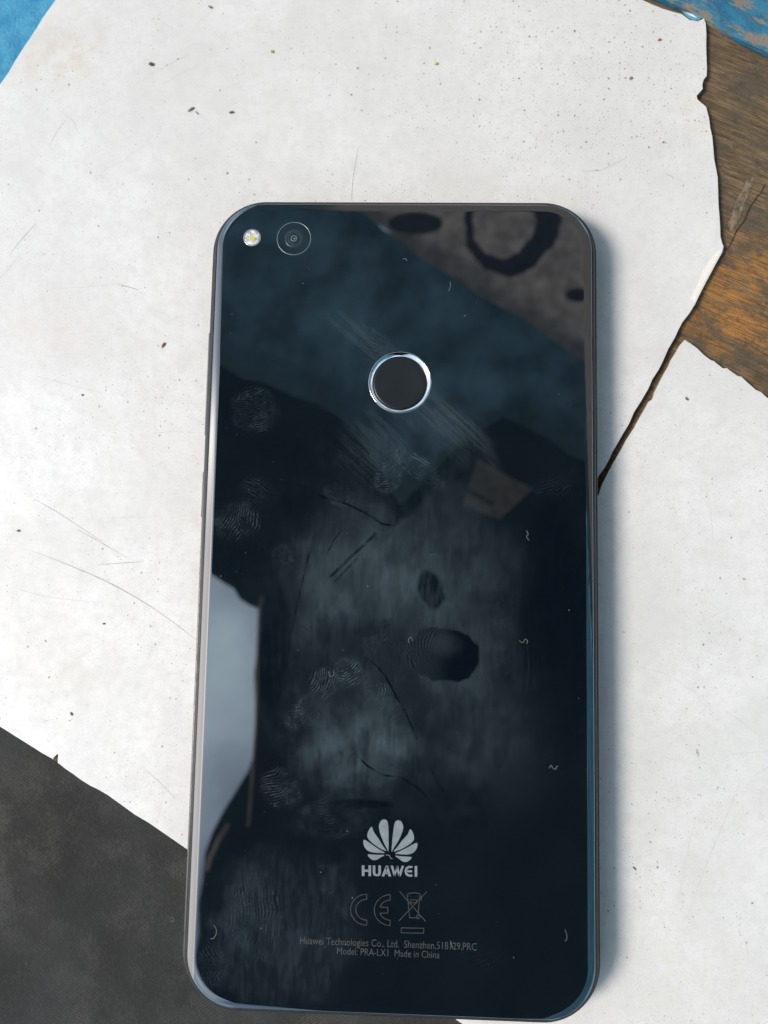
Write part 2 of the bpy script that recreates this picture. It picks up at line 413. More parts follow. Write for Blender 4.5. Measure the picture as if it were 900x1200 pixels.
for i, (l, w_, m, par) in enumerate([
        ([(42, 647), (85, 664), (130, 684), (180, 713), (232, 751)], .14, SCR, ls),
        ([(90, 620), (115, 634), (150, 654)], .10, SCR, ls), ([(40, 585), (70, 602), (120, 635)], .10, SCR, ls),
        ([(115, 662), (140, 660), (168, 658)], .12, SCR, ls), ([(130, 607), (150, 606), (180, 606)], .14, SCR2, ls),
        ([(60, 338), (105, 336), (155, 330)], .10, SCR2, ls), ([(138, 333), (150, 336), (163, 340)], .16, SCR, ls),
        ([(40, 440), (70, 448), (125, 462)], .14, SCR2, ls), ([(412, 235), (414, 208), (420, 172)], .11, SCR, ls),
        ([(480, 225), (487, 220), (488, 221)], .14, SCR2, ls), ([(57, 172), (68, 152), (78, 140)], .2, SCR2, ls), ([(70, 130), (84, 140), (92, 156)], .22, SCR2, ls),
        ([(10, 300), (30, 275), (44, 261)], .12, SCR, ls), ([(0, 326), (12, 312), (22, 300)], .12, SCR2, ls),
        ([(680, 200), (705, 199), (733, 185)], .10, SCR, ls), ([(751, 183), (749, 212), (747, 236)], .09, SCR2, ls), ([(780, 204), (786, 206), (790, 209)], .14, SCR, ls),
        ([(868, 915), (850, 960), (833, 1000), (805, 1075)], .16, SCR2, rs), ([(840, 892), (860, 884), (900, 880)], .12, SCR2, rs),
        ([(815, 960), (805, 1000), (795, 1060)], .10, SCR2, rs), ([(740, 780), (780, 790), (820, 815)], .10, SCR2, rs), ([(845, 830), (868, 845), (890, 862)], .12, SCR2, rs),
        ([(168, 900), (185, 915), (205, 935)], .16, SCR2, ls), ([(824, 560), (832, 590), (836, 640)], .1, SCR2, rs), ([(20, 690), (60, 700), (118, 706)], .1, SCR2, ls),
        ([(180, 508), (200, 506), (236, 507)], .12, SCR2, ls), ([(850, 340), (853, 300), (0, 0)][:0], 0, SCR2, ls)]):
    if l: ribbon('scratch', l, w_, .015 if par is ls else -.035, m, par, i)

# ------------------------------------------------------------------ trousers cloth below the table edge
def fabric():
    nx, ny = 360, 260; x0, x1, y0, y1 = -240, 160, -270, 20
    V = []
    for j in range(ny + 1):
        for i in range(nx + 1):
            x = x0 + (x1 - x0) * i / nx; y = y0 + (y1 - y0) * j / ny
            z = -24 + 2.2 * mnoise.noise(Vector((x * .018, y * .018, 1))) + 1.2 * mnoise.noise(Vector((x * .05 + y * .03, y * .04, 7))) + .25 * mnoise.noise(Vector((x * .2, y * .2, 2)))
            z -= .0012 * ((x + 40) ** 2) * .15
            V.append((x, y, z))
    V2 = [(x, y, z - 1.2) for x, y, z in V]
    F = []; n = nx + 1; N = len(V)
    for j in range(ny):
        for i in range(nx):
            a = j * n + i
            F.append((a, a + 1, a + n + 1, a + n))
    B = [i for i in range(n)] + [j * n + nx for j in range(1, ny + 1)] + [ny * n + i for i in range(nx - 1, -1, -1)] + [j * n for j in range(ny - 1, 0, -1)]
    # thin closed hem round the piece
    VV = V + [V2[b] for b in B]; k = len(B)
    for q in range(k):
        F.append((B[q], N + q, N + (q + 1) % k, B[(q + 1) % k]))
    F.append([N + q for q in range(k)][::1])
    return VV, F
V, F = fabric()
fb = obj('fabric', V, F, FAB, smooth=True)
tag(fb, 'dark charcoal woven fabric below the white sheet at the bottom left', 'cloth')
LINT = simple('lint_white', (.22, .24, .25), .8)

# ------------------------------------------------------------------ crumbs, seeds and flakes lying on the sheets
def crumb(name, u, v, L, Wd, ang, col, label, cat, z=0.0, hgt=None, grp=None):
    x, y = at(u, v, z)
    bm = bmesh.new(); bmesh.ops.create_icosphere(bm, subdivisions=2, radius=1)
    rng = random.Random(int(u * 7 + v)); h = hgt or Wd * .8
    for q in bm.verts:
        k = 1 + .28 * mnoise.noise(q.co * 1.3 + Vector((u, v, 0)))
        q.co *= k
        q.co = Vector((q.co.x * L / 2 * (1 - .25 * q.co.x), q.co.y * Wd / 2, max(-h * .45, q.co.z * h / 2)))
    bmesh.ops.rotate(bm, verts=bm.verts, cent=(0, 0, 0), matrix=Matrix.Rotation(math.radians(ang), 3, 'Z'))
    bmesh.ops.translate(bm, verts=bm.verts, vec=(0, 0, h * .44))
    m = simple(name + '_colour', col, .7, var=.35, vscale=3)
    o = bobj(name, bm, m); o.location = (x * MM, y * MM, (z + .002) * MM)
    return tag(o, label, cat, grp)
crumb('seed', 192, 404, 1.25, .45, 57, (.24, .11, .05), 'small brown husk on the white sheet left of the phone', 'husk')
crumb('crumb', 178, 76, .9, .75, 0, (.14, .08, .05), 'dark brown round crumb on the white sheet near the top left', 'crumb')
crumb('shaving', 225, 128, 1.5, .45, 35, (.17, .16, .14), 'grey curled shaving above and left of the phone corner', 'shaving')
crumb('shaving', 231, 133, 1.0, .3, -50, (.30, .29, .27), 'faint grey curl touching the larger grey shaving', 'shaving')
crumb('crumb', 272, 132, 1.0, .45, 10, (.10, .09, .07), 'thin dark crumb beside the grey curled shaving', 'crumb')
crumb('crumb', 319, 61, .8, .6, 0, (.60, .48, .12), 'yellow crumb on the white sheet straight above the phone camera', 'crumb')
crumb('crumb', 511, 75, .75, .6, 0, (.62, .50, .13), 'yellow crumb on the white sheet high above the phone middle', 'crumb')
crumb('seed', 773, 47, .75, .45, 20, (.45, .05, .03), 'tiny red seed near the top right corner of the large white sheet', 'seed')
crumb('crumb', 739, 92, .75, .6, 30, (.30, .25, .21), 'grey brown crumb among the dirt specks above the phone right corner', 'crumb')
crumb('crumb', 777, 167, .45, .4, 0, (.30, .27, .23), 'pale grey crumb between the phone and the broken right edge', 'crumb')
crumb('crumb', 247, 9, .9, .45, -30, (.20, .17, .14), 'dark crumb at the top edge of the photo', 'crumb')
crumb('fragment', 805, 468, .85, .42, -50, (.16, .12, .10), 'small brown fragment on the right white sheet below the crack', 'fragment', -.05)
crumb('crumb', 744, 1018, .8, .25, -45, (.08, .07, .09), 'thin dark splinter on the white sheet right of the phone foot', 'splinter', -.05)
crumb('crumb', 817, 882, .35, 1.4, 20, (.45, .43, .33), 'pale olive flake on the white sheet right of the phone', 'flake', -.05, .15)
crumb('crumb', 122, 731, .45, .35, 0, (.12, .09, .07), 'tiny dark crumb on the white sheet left of the phone middle', 'crumb')
crumb('crumb', 84, 837, .7, .35, -60, (.15, .12, .10), 'small dark crumb near the lower left edge of the large sheet', 'crumb')
crumb('crumb', 22, 622, .6, .45, 0, (.20, .16, .12), 'brown crumb close to the left side of the photo', 'crumb')
crumb('flake', 718.5, 545, .95, .6, 60, (.72, .74, .72), 'white chip standing on the lip of the crack beside the phone', 'chip', -.05)
crumb('crumb', 97, 463, .45, .35, 0, (.08, .07, .06), 'tiny black crumb on the sheet between the left side and the phone', 'crumb')

# ------------------------------------------------------------------ the phone
PW, PH, PR, PT = 72.94, 147.2, 10.2, 7.6
ph = bpy.data.objects.new('smartphone', None); COL.objects.link(ph); ph.empty_display_size = .02
tag(ph, 'glossy black glass backed smartphone lying face down, smudged with fingerprints', 'phone')

def rr_outline(off, seg=20):
    """rounded rectangle outline, moved inwards by off"""
    hw, hh, r = PW / 2 - off, PH / 2 - off, max(.3, PR - off); pts = []
    for cx, cy, a0 in ((hw - r, hh - r, 0), (-hw + r, hh - r, 90), (-hw + r, -hh + r, 180), (hw - r, -hh + r, 270)):
        for k in range(seg + 1):
            a = math.radians(a0 + 90 * k / seg); pts.append((cx + r * math.cos(a), cy + r * math.sin(a)))
    return pts
def sweep(name, prof, mat, parent, cap_lo=False, cap_hi=False, smooth=True):
    V, F = [], []; n = None
    for off, z in prof:
        pts = rr_outline(off); n = len(pts); V += [(x, y, z) for x, y in pts]
    for k in range(len(prof) - 1):
        for i in range(n):
            a, b = k * n + i, k * n + (i + 1) % n
            F.append((a, b, b + n, a + n))
    if cap_hi: F.append([(len(prof) - 1) * n + i for i in range(n)])
    if cap_lo: F.append([i for i in range(n)][::-1])
    return obj(name, V, F, mat, parent, smooth)

FRAME = simple('satin_frame', (.11, .108, .104), .42, metal=.75, var=.3, vscale=1.2, bump=.1, bdist=.00002)
BEZEL = simple('bezel_plastic', (.022, .025, .028), .34, var=.2, vscale=.8)
SCREEN = simple('front_glass', (.004, .004, .005), .05)
GAP = simple('dark_gap', (.006, .006, .007), .8)
sweep('front_glass', [(1.3, .02), (.9, .12), (.7, .5), (.8, .9)], SCREEN, ph, True, True)
sweep('frame', [(.95, .85), (.55, 1.1), (.2, 1.7), (.04, 2.6), (0, 3.6), (.02, 4.4), (.12, 5.2), (.30, 5.75), (.36, 5.7)], FRAME, ph)
sweep('frame_lip', [(.33, 5.6), (.36, 5.88), (.42, 5.95), (.52, 5.9), (.60, 6.02), (.80, 6.5), (.98, 6.72), (1.05, 6.5), (1.6, 6.0)], BEZEL, ph)
sweep('bezel_rim', [(1.0, 6.3), (1.02, 6.80), (1.10, 6.98), (1.24, 7.04), (1.34, 6.95), (1.38, 6.4)], BEZEL, ph)

GOFF, GCUR, GDROP = 1.42, 1.5, .30
def glass_z(x, y):
    """height of the 2.5D back glass: flat in the middle, rolling off at the rim"""
    hw, hh, r = PW / 2 - GOFF, PH / 2 - GOFF, PR - GOFF
    qx = np.abs(x) - (hw - r); qy = np.abs(y) - (hh - r)
    d = -(np.hypot(np.maximum(qx, 0), np.maximum(qy, 0)) + np.minimum(np.maximum(qx, qy), 0) - r)   # distance inside the rim
    t = np.clip(1 - d / GCUR, 0, 1)
    return PT - GDROP * t ** 2

# ---- film of grease on the glass (amount per vertex). Positions traced, then kept in glass millimetres.
Hm = None
def to_photo(x, y, z=PT):
    p = np.stack([x - CC[0], y - CC[1], np.full_like(x, z - CC[2])], -1) @ RC
    return 450 + FPX * p[..., 0] / -p[..., 2], 600 - FPX * p[..., 1] / -p[..., 2]
def vnoise(x, y, seed):
    """value noise, vectorised"""
    rng = np.random.RandomState(seed); T = rng.rand(256, 256)
    xi = np.floor(x).astype(int); yi = np.floor(y).astype(int); fx = x - xi; fy = y - yi
    fx = fx * fx * (3 - 2 * fx); fy = fy * fy * (3 - 2 * fy)
    g_ = lambda a, b: T[a % 256, b % 256]
    return (g_(xi, yi) * (1 - fx) + g_(xi + 1, yi) * fx) * (1 - fy) + (g_(xi, yi + 1) * (1 - fx) + g_(xi + 1, yi + 1) * fx) * fy
def fbm(x, y, seed, o=5, r=.55):
    s = 0; a = 1; tot = 0
    for k in range(o):
        s = s + a * vnoise(x * 2 ** k + 17.3 * k, y * 2 ** k + 5.1 * k, seed + k); tot += a; a *= r
    return s / tot
def sm(a, b, x):
    t = np.clip((x - a) / (b - a), 0, 1); return t * t * (3 - 2 * t)
def film_amount(x, y):
    u, v = to_photo(x, y)
    def spot(cx, cy, rx, ry, ang=0, soft=.5):
        c, s = math.cos(math.radians(ang)), math.sin(math.radians(ang))
        a = ((u - cx) * c + (v - cy) * s) / rx; b = (-(u - cx) * s + (v - cy) * c) / ry
        rr = np.hypot(a, b) + .34 * (fbm(u / 18, v / 18, 77, 4) - .5)
        return sm(1, 1 - soft, rr), a, b
    big = fbm(u / 60, v / 95, 3, 5)                      # cloudy base, drawn out along the phone
    strk = fbm(u / 5, v / 46, 11, 5, .6)                 # wiping streaks along the phone
    dg = fbm((v - u * .92) / 4.5, (u + v) / 70, 23, 5, .62)     # streaks along the diagonal swipe
    fine = fbm(u / 3, v / 3, 31, 3)
    brush = fbm(u / 4, v / 22, 13, 4, .6)                # short brushed strokes
    cl = fbm(u / 26 + .8 * big, v / 38, 57, 5, .6)       # blotches
    f = .03 + .05 * big
    soft = .55 + .45 * sm(.34, .62, cl * .6 + brush * .25 + strk * .15)
    m, _, _ = spot(460, 740, 195, 250, 4, .8)
    f += m * soft * (.20 + .26 * sm(.34, .62, big))
    m, _, _ = spot(410, 650, 80, 85, 15, .5); f += m * .16 * soft
    m, _, _ = spot(480, 665, 60, 70, 25, .5); f += m * .11 * soft
    m, _, _ = spot(560, 665, 95, 66, 0, .8); f += m * .13 * soft
    m, _, _ = spot(395, 735, 60, 45, 0, .6); f += m * .10 * sm(.42, .6, cl)
    m, _, _ = spot(330, 1090, 105, 110, 12, .45); f += m * (.13 * sm(.42, .62, cl) + .08 * sm(.42, .6, brush) + .07)
    m, _, _ = spot(370, 1000, 60, 60, 0, .8); f += m * .12 * sm(.4, .6, cl)
    m, _, _ = spot(415, 885, 95, 60, 0, .8); f += m * (.26 * sm(.38, .60, cl) + .18 * sm(.38, .62, strk) + .10)
    m, _, _ = spot(458, 872, 34, 30, 0, .95); f += m * .30 * (.6 + .4 * sm(.3, .6, strk))
    m, _, _ = spot(575, 850, 80, 120, 0, .9); f += m * .13 * (.4 + .6 * sm(.38, .6, cl))
    # swipe round and below the sensor
    m, _, _ = spot(505, 482, 125, 38, 40, .85); f += m * (.20 * sm(.36, .66, dg) + .16 * sm(.3, .6, cl) + .08)
    m, _, _ = spot(545, 505, 50, 22, 42, .5); f += m * .12 * sm(.40, .64, dg)
    m, _, _ = spot(440, 520, 52, 62, 25, .8); f += m * (.22 * sm(.42, .6, dg) + .06)
    m, _, _ = spot(420, 392, 80, 24, 28, .95); f += m * (.20 * sm(.38, .64, dg) + .05)
    m, _, _ = spot(420, 300, 190, 90, 25, .9); f += m * .05 * sm(.4, .6, cl)
    # wiped, darker places
    for cx, cy, rx, ry, an, k in [(505, 690, 17, 28, -15, .9), (480, 632, 20, 44, 35, .35), (425, 942, 42, 6, 2, .8), (322, 760, 22, 90, 4, .7), (560, 700, 50, 9, 0, .25), (350, 600, 26, 40, 0, .4), (650, 740, 50, 200, 0, .6), (480, 590, 14, 26, 40, .55), (440, 735, 26, 10, -20, .45), (395, 740, 12, 30, 20, .35)]:
        m, _, _ = spot(cx, cy, rx, ry, an, .35); f *= 1 - k * m * (.6 + .4 * sm(.35, .6, brush))
    # fingerprints: cx, cy, rx, ry, angle, pitch, amount, ridge direction, bend
    for n_, (cx, cy, rx, ry, an, pitch, amt, rd, bend) in enumerate([
            (298, 482, 36, 34, 0, 3.5, .26, 75, .010), (275, 612, 36, 30, 10, 3.4, .28, 20, .014), (333, 655, 18, 22, 0, 3.1, .20, -55, .02),
            (412, 790, 26, 24, 10, 3.3, .52, 60, .022), (378, 800, 22, 24, 0, 3.4, .34, 20, .012), (360, 832, 20, 24, 10, 3.2, .36, -30, .01), (462, 838, 28, 24, 30, 3.6, .62, 40, .020), (447, 812, 20, 14, 20, 3.4, .34, 15, .01),
            (345, 842, 16, 22, 0, 3.2, .30, 80, .01), (490, 548, 44, 17, 36, 3.6, .46, 120, .012), (436, 400, 34, 20, 28, 3.4, .38, 118, .006), (330, 925, 34, 30, 60, 3.3, .26, 55, .012),
            (388, 960, 56, 30, 0, 3.6, .17, 70, .016), (398, 580, 24, 16, 20, 3.3, .34, 35, .02), (300, 1075, 42, 70, 0, 4.6, .16, 4, .003), (245, 1130, 24, 40, 20, 3.8, .14, -35, .01),
            (505, 655, 20, 14, 60, 3.6, .30, 85, .01), (455, 560, 22, 26, 10, 3.4, .32, 70, .02), (650, 560, 30, 40, 50, 3.8, .07, 60, .01), (560, 1110, 50, 40, 0, 4.0, .04, 70, .01), (440, 745, 20, 24, 0, 3.3, .16, 30, .01), (300, 580, 30, 26, 0, 3.4, .12, -40, .01)]):
        m, a, b = spot(cx, cy, rx, ry, an, .55)
        c_, s_ = math.cos(math.radians(rd)), math.sin(math.radians(rd))
        p = (u - cx) * c_ + (v - cy) * s_; q_ = -(u - cx) * s_ + (v - cy) * c_
        d = p + bend * q_ * q_ + 10 * (fbm(u / 22, v / 22, 200 + n_, 3) - .5)
        rid = sm(.35, .95, .5 + .5 * np.sin(d * 2 * np.pi / (pitch * .88))) * (.35 + .65 * sm(.3, .55, fbm(u / 3, v / 3, 300 + n_, 2)))
        patch = sm(.36, .62, fbm(u / 13, v / 13, 400 + n_, 4))
        w_ = sm(0, .8, m) * (.28 + .72 * patch * sm(.3, .55, fbm(u / 30, v / 30, 500 + n_, 3)))
        f = f * (1 - .3 * w_) + w_ * min(1.0, amt * 2.3) * rid
    # thumb print pressed dark into the film, ridges on its left half
    m, a, b = spot(519, 767, 45, 33, 8, .09)
    d = np.hypot(a - .55, (b + .35) * .9) * 42 + 7 * (fbm(u / 14, v / 14, 91, 2) - .5)
    rid = (.5 + .5 * np.sin(d * 2 * np.pi / 3.2)) * sm(.35, -.45, a) * .42 + .30 * sm(.6, .1, np.hypot(a - .02, (b + .38) * .95)) * (.5 + .5 * fine)
    f = f * (1 - m) + m * (.015 + .8 * rid)
    # dark hair-thin swipes through the film
    def line(pts, wd, k, val=0.0):
        nonlocal f
        dm = np.full_like(u, 1e9)
        for (x0, y0), (x1, y1) in zip(pts[:-1], pts[1:]):
            L2 = (x1 - x0) ** 2 + (y1 - y0) ** 2
            t = np.clip(((u - x0) * (x1 - x0) + (v - y0) * (y1 - y0)) / L2, 0, 1)
            dm = np.minimum(dm, np.hypot(u - x0 - t * (x1 - x0), v - y0 - t * (y1 - y0)))
        m = sm(wd, wd * .3, dm) * k * (.35 + .65 * sm(.3, .6, fbm(u / 7, v / 7, 61, 3))); f = f * (1 - m) + val * m
    line([(367, 577), (380, 583), (405, 590), (430, 602), (448, 614), (462, 616), (466, 606)], 1.8, .95)
    line([(428, 771), (440, 779), (452, 793), (462, 812), (476, 836), (488, 866)], 1.8, 1)
    line([(415, 882), (430, 897), (447, 908), (470, 911), (488, 922), (500, 934)], 1.6, 1)
    line([(506, 903), (513, 918), (520, 928)], 1.6, .9); line([(342, 738), (350, 700), (358, 665), (368, 628)], 1.4, .8)
    line([(387, 676), (412, 652), (440, 626)], 2.4, .8); line([(392, 682), (418, 655)], 1.6, .7); line([(378, 660), (392, 632), (400, 622)], 1.3, .7)
    line([(482, 730), (492, 724), (506, 726)], 1.3, .6, .5)
    line([(618, 758), (620, 780), (617, 812)], 1.1, .35, .4)
    # faint blue reflection at the lower right, painted in as film
    rng = np.random.RandomState(5)
    m, _, _ = spot(600, 870, 85, 130, 0, .95); f += m * .07
    fib = fbm(u / 1.7, v / 16, 101, 3, .7); grain = fbm(u / 1.4, v / 1.4, 103, 2)
    return np.clip(f * (.62 + .46 * fib + .30 * grain), 0, 1)

SX, SY = at(468.5, 448, PT); SR = 5.62                  # sensor centre and ring radius
NX, NY = 560, 1140
ys = np.linspace(-(PH / 2 - GOFF), PH / 2 - GOFF, NY + 1)
r_ = PR - GOFF
hw = np.where(np.abs(ys) > PH / 2 - GOFF - r_, PW / 2 - GOFF - r_ + np.sqrt(np.clip(r_ ** 2 - (np.abs(ys) - (PH / 2 - GOFF - r_)) ** 2, 0, None)), PW / 2 - GOFF)
sx = np.linspace(-1, 1, NX + 1)
X = hw[:, None] * sx[None, :]; Y = np.repeat(ys[:, None], NX + 1, 1); Z = glass_z(X, Y)
film = film_amount(X, Y)
dS = np.hypot(X - SX, Y - SY)
Z = Z - 1.1 * sm(SR + .08, SR - .22, dS)                 # bore for the sensor
co = np.stack([X, Y, Z], -1).reshape(-1, 3) * MM
ii, jj = np.meshgrid(np.arange(NX), np.arange(NY)); a = (jj * (NX + 1) + ii).ravel()
quads = np.stack([a, a + 1, a + NX + 2, a + NX + 1], -1)
rim = np.concatenate([np.arange(NX + 1), (np.arange(1, NY + 1)) * (NX + 1) + NX, NY * (NX + 1) + np.arange(NX - 1, -1, -1), np.arange(NY - 1, 0, -1) * (NX + 1)])
me = bpy.data.meshes.new('back_glass')
n0 = len(co); low = co[rim].copy(); low[:, 2] -= .7 * MM
co2 = np.concatenate([co, low]); k = len(rim); q = np.arange(k); q2 = (q + 1) % k
skirt = np.stack([rim[q], n0 + q, n0 + q2, rim[q2]], -1)
allq = np.concatenate([quads, skirt])
me.vertices.add(len(co2)); me.vertices.foreach_set('co', co2.ravel().astype(np.float32))
me.loops.add(allq.size); me.loops.foreach_set('vertex_index', allq.ravel().astype(np.int32))
me.polygons.add(len(allq)); me.polygons.foreach_set('loop_start', (np.arange(len(allq)) * 4).astype(np.int32))
me.polygons.foreach_set('loop_total', np.full(len(allq), 4, np.int32))
me.update(calc_edges=True); me.validate()
at_ = me.attributes.new('film', 'FLOAT', 'POINT')
at_.data.foreach_set('value', np.concatenate([film.ravel(), np.zeros(k)]).astype(np.float32))
rw = sm(PW / 2 - GOFF - GCUR - .1, PW / 2 - GOFF - GCUR + .5, -X)
rw = rw * (.25 + .75 * sm(48, 5, Y))
at2 = me.attributes.new('rim_wear', 'FLOAT', 'POINT')
at2.data.foreach_set('value', np.concatenate([rw.ravel(), np.zeros(k)]).astype(np.float32))
me.materials.append(GLASS); me.shade_smooth()
go = bpy.data.objects.new('back_glass', me); COL.objects.link(go); go.parent = ph
tag(go, 'black back glass with curved rim, greasy smears and a dark oval thumb print')

def lathe(name, prof, mat, parent, cx, cy, seg=64, smooth=True):
    V, F = [], []
    for r, z in prof:
        for k in range(seg):
            a = 2 * math.pi * k / seg; V.append((r * math.cos(a), r * math.sin(a), z))
    for i in range(len(prof) - 1):
        for k in range(seg):
            a, b = i * seg + k, i * seg + (k + 1) % seg
            F.append((a, b, b + seg, a + seg))
    F.append([(len(prof) - 1) * seg + k for k in range(seg)]) 
    o = obj(name, V, F, mat, parent, smooth); o.location = (cx * MM, cy * MM, 0)
    return o

# fingerprint sensor: polished chamfer ring round a dark matt disc
CHROME = simple('polished_ring', (.80, .81, .83), .10, metal=1.0)
DISC = simple('sensor_disc', (.010, .014, .018), .36, spec=.6, vscale=.05)
sensor = lathe('fingerprint_sensor', [(4.95, 6.6), (4.90, 7.12), (4.80, 7.19), (4.6, 7.2), (3.6, 7.16), (2.0, 7.12), (.4, 7.11)], DISC, ph, SX, SY)
V, F = [], []; prof = [(5.74, 7.3), (5.74, 7.635), (5.66, 7.655), (5.58, 7.645), (5.02, 7.22), (4.93, 7.05), (4.93, 6.7)]; seg = 96
for r, z in prof:
    for k in range(seg): a = 2 * math.pi * k / seg; V.append((r * math.cos(a) + SX, r * math.sin(a) + SY, z))
for i in range(len(prof) - 1):
    for k in range(seg): a, b = i * seg + k, i * seg + (k + 1) % seg; F.append((a, b, b + seg, a + seg))
ring = obj('sensor_ring', V, F, CHROME, None, True); ring.parent = sensor; ring.location = (-SX * MM, -SY * MM, 0)

# camera: thin raised ring, dark window, stepped lens barrel
CX, CY = at(344.5, 279.5, PT)
RINGM = simple('camera_ring_metal', (.26, .28, .30), .35, metal=.6)
LENSB = simple('lens_barrel', (.030, .042, .050), .25)
LENSG = simple('lens_element', (.012, .026, .034), .04, spec=1.0, coat=.8)
def ringmesh(name, prof, mat, parent, cx, cy, seg=72):
    V, F = [], []
    for r, z in prof:
        for k in range(seg): a = 2 * math.pi * k / seg; V.append((r * math.cos(a) + cx, r * math.sin(a) + cy, z))
    for i in range(len(prof) - 1):
        for k in range(seg): a, b = i * seg + k, i * seg + (k + 1) % seg; F.append((a, b, b + seg, a + seg))
    return obj(name, V, F, mat, parent, True)
cam_p = ringmesh('camera', [(3.24, 7.58), (3.22, 7.63), (3.17, 7.635), (3.12, 7.63), (3.10, 7.58)], RINGM, ph, CX, CY)
if False: ringmesh('camera_window', [(3.06, 7.59), (3.05, 7.61), (1.9, 7.612), (1.6, 7.612)], simple('camera_window_glass', (.003, .005, .007), .03), cam_p, CX, CY)
ringmesh('lens_barrel', [(1.72, 7.6), (1.70, 7.625), (1.55, 7.63), (1.15, 7.618), (1.05, 7.612)], LENSB, cam_p, CX, CY)
bm = bmesh.new(); bmesh.ops.create_uvsphere(bm, u_segments=32, v_segments=16, radius=1.0)
for q in bm.verts: q.co = Vector((q.co.x * 1.06 + CX, q.co.y * 1.06 + CY, 7.6 + q.co.z * .05))
bobj('lens', bm, LENSG, cam_p, True)
ringmesh('lens_pupil_ring', [(.62, 7.646), (.60, 7.662), (.48, 7.664), (.42, 7.655)], simple('pupil_ring_blue', (.10, .17, .19), .3), cam_p, CX, CY)
bm = bmesh.new(); bmesh.ops.create_icosphere(bm, subdivisions=2, radius=.2)
for q in bm.verts: q.co = Vector((q.co.x * .9 + CX + .12, q.co.y * .7 + CY - .05, 7.655 + q.co.z * .12))
bobj('lens_pupil', bm, simple('pupil_glint', (.20, .33, .34), .1), cam_p, True)

# flash: white reflector cup, yellow phosphor, clear dome ring
FX, FY = at(295.5, 278.5, PT)
fl = ringmesh('flash', [(1.66, 7.58), (1.64, 7.66), (1.52, 7.68), (1.42, 7.66)], simple('flash_rim', (.42, .44, .44), .2, metal=.5), ph, FX, FY)
bm = bmesh.new(); bmesh.ops.create_uvsphere(bm, u_segments=32, v_segments=16, radius=1.0)
for q in bm.verts:
    rr = math.hypot(q.co.x, q.co.y)
    q.co = Vector((q.co.x * 1.46 + FX, q.co.y * 1.46 + FY, 7.6 + q.co.z * .07 * (1 + .25 * math.cos(rr * 14))))
tt = NT('flash_lens'); vv = tt.mm((1, 1, 1), 0, (0, 0, 0))
cc = tt.mix(tt.ramp(tt.noise(vv, 1.3, 2, .6), .35, .65), (.33, .36, .35), (.85, .87, .86))
cc = tt.mix(tt.blob(FX, FY - .15, .8, .7, .6), cc, (.70, .60, .10))
tt.set(Base_Color=cc, Roughness=.15, Coat_Weight=1.0, Normal=tt.bump(tt.noise(vv, 3.5, 2), .4, .0003))
bobj('flash_lens', bm, tt.m, fl, True)

# side keys, antenna bands and the tray slot on the left side
KEY = simple('side_key_metal', (.30, .295, .285), .34, metal=.8)
def key(name, y0, y1):
    bm = bmesh.new(); x = -PW / 2
    bmesh.ops.create_cube(bm, size=1)
    for q in bm.verts: q.co = Vector((x + .30 + q.co.x * 1.1, (y0 + y1) / 2 + q.co.y * (y1 - y0), 3.7 + q.co.z * 2.0))
    bmesh.ops.bevel(bm, geom=list(bm.edges), offset=.28, segments=3, affect='EDGES')
    return bobj(name, bm, KEY, ph, True)
key('volume_key', at(243, 512, 3.7)[1], at(247, 390, 3.7)[1]); key('power_key', at(237, 608, 3.7)[1], at(240, 552, 3.7)[1])
def frame_patch(name, y0, y1, side, mat, out=.03):
    prof = [(.2, 1.7), (.04, 2.6), (0, 3.6), (.02, 4.4), (.12, 5.2), (.34, 5.9)]
    V = []; sg = side
    for off, z in prof:
        x = sg * (PW / 2 - off + out); V += [(x, y0, z), (x, y1, z)]
    F = [(2 * i, 2 * i + 1, 2 * i + 3, 2 * i + 2) for i in range(len(prof) - 1)]
    return obj(name, V, F, mat, ph, True)
for yy, sd_ in ((59.2, -1), (-61.5, -1), (59.2, 1), (-61.5, 1)): frame_patch('antenna_band', yy, yy + 1.3, sd_, simple('antenna_plastic', (.10, .10, .10), .4), .015)

# ---- printed marks on the glass
ZP = PT + .012
PRINT = simple('silver_print', (.31, .36, .39), .22, metal=.25, coat=.6, var=.08, vscale=.7)
FAINT = simple('grey_print', (.070, .078, .080), .30, var=.12, vscale=1.5)
def flat(name, polys, mat, parent, z=ZP):
    """thin printed shapes: each poly a closed list of points in mm; quads/strips welded in one mesh"""
    bm = bmesh.new()
    for pl in polys:
        a = sum(pl[i][0] * pl[(i + 1) % len(pl)][1] - pl[(i + 1) % len(pl)][0] * pl[i][1] for i in range(len(pl)))
        if a < 0: pl = pl[::-1]
        f = bm.faces.new([bm.verts.new((x, y, z)) for x, y in pl])
        if len(pl) > 4: bmesh.ops.triangulate(bm, faces=[f])
    return bobj(name, bm, mat, parent)
def stroke(pts, w_, closed=False):
    """thick polyline as quads, mitred"""
    n = len(pts); L, R = [], []
    for i in range(n):
        p = Vector(pts[i]); a = Vector(pts[(i - 1) % n]) if (closed or i) else None; b = Vector(pts[(i + 1) % n]) if (closed or i < n - 1) else None
        d1 = (p - a).normalized() if a is not None else None; d2 = (b - p).normalized() if b is not None else None
        if d1 is None: d1 = d2
        if d2 is None: d2 = d1
        n1 = Vector((-d1.y, d1.x)); n2 = Vector((-d2.y, d2.x)); m = (n1 + n2).normalized(); k_ = w_ / 2 / max(.35, m.dot(n1))
        L.append(tuple(p + m * k_)); R.append(tuple(p - m * k_))
    out = []
    for i in range(n if closed else n - 1):
        j = (i + 1) % n; out.append([L[i], L[j], R[j], R[i]])
    return out

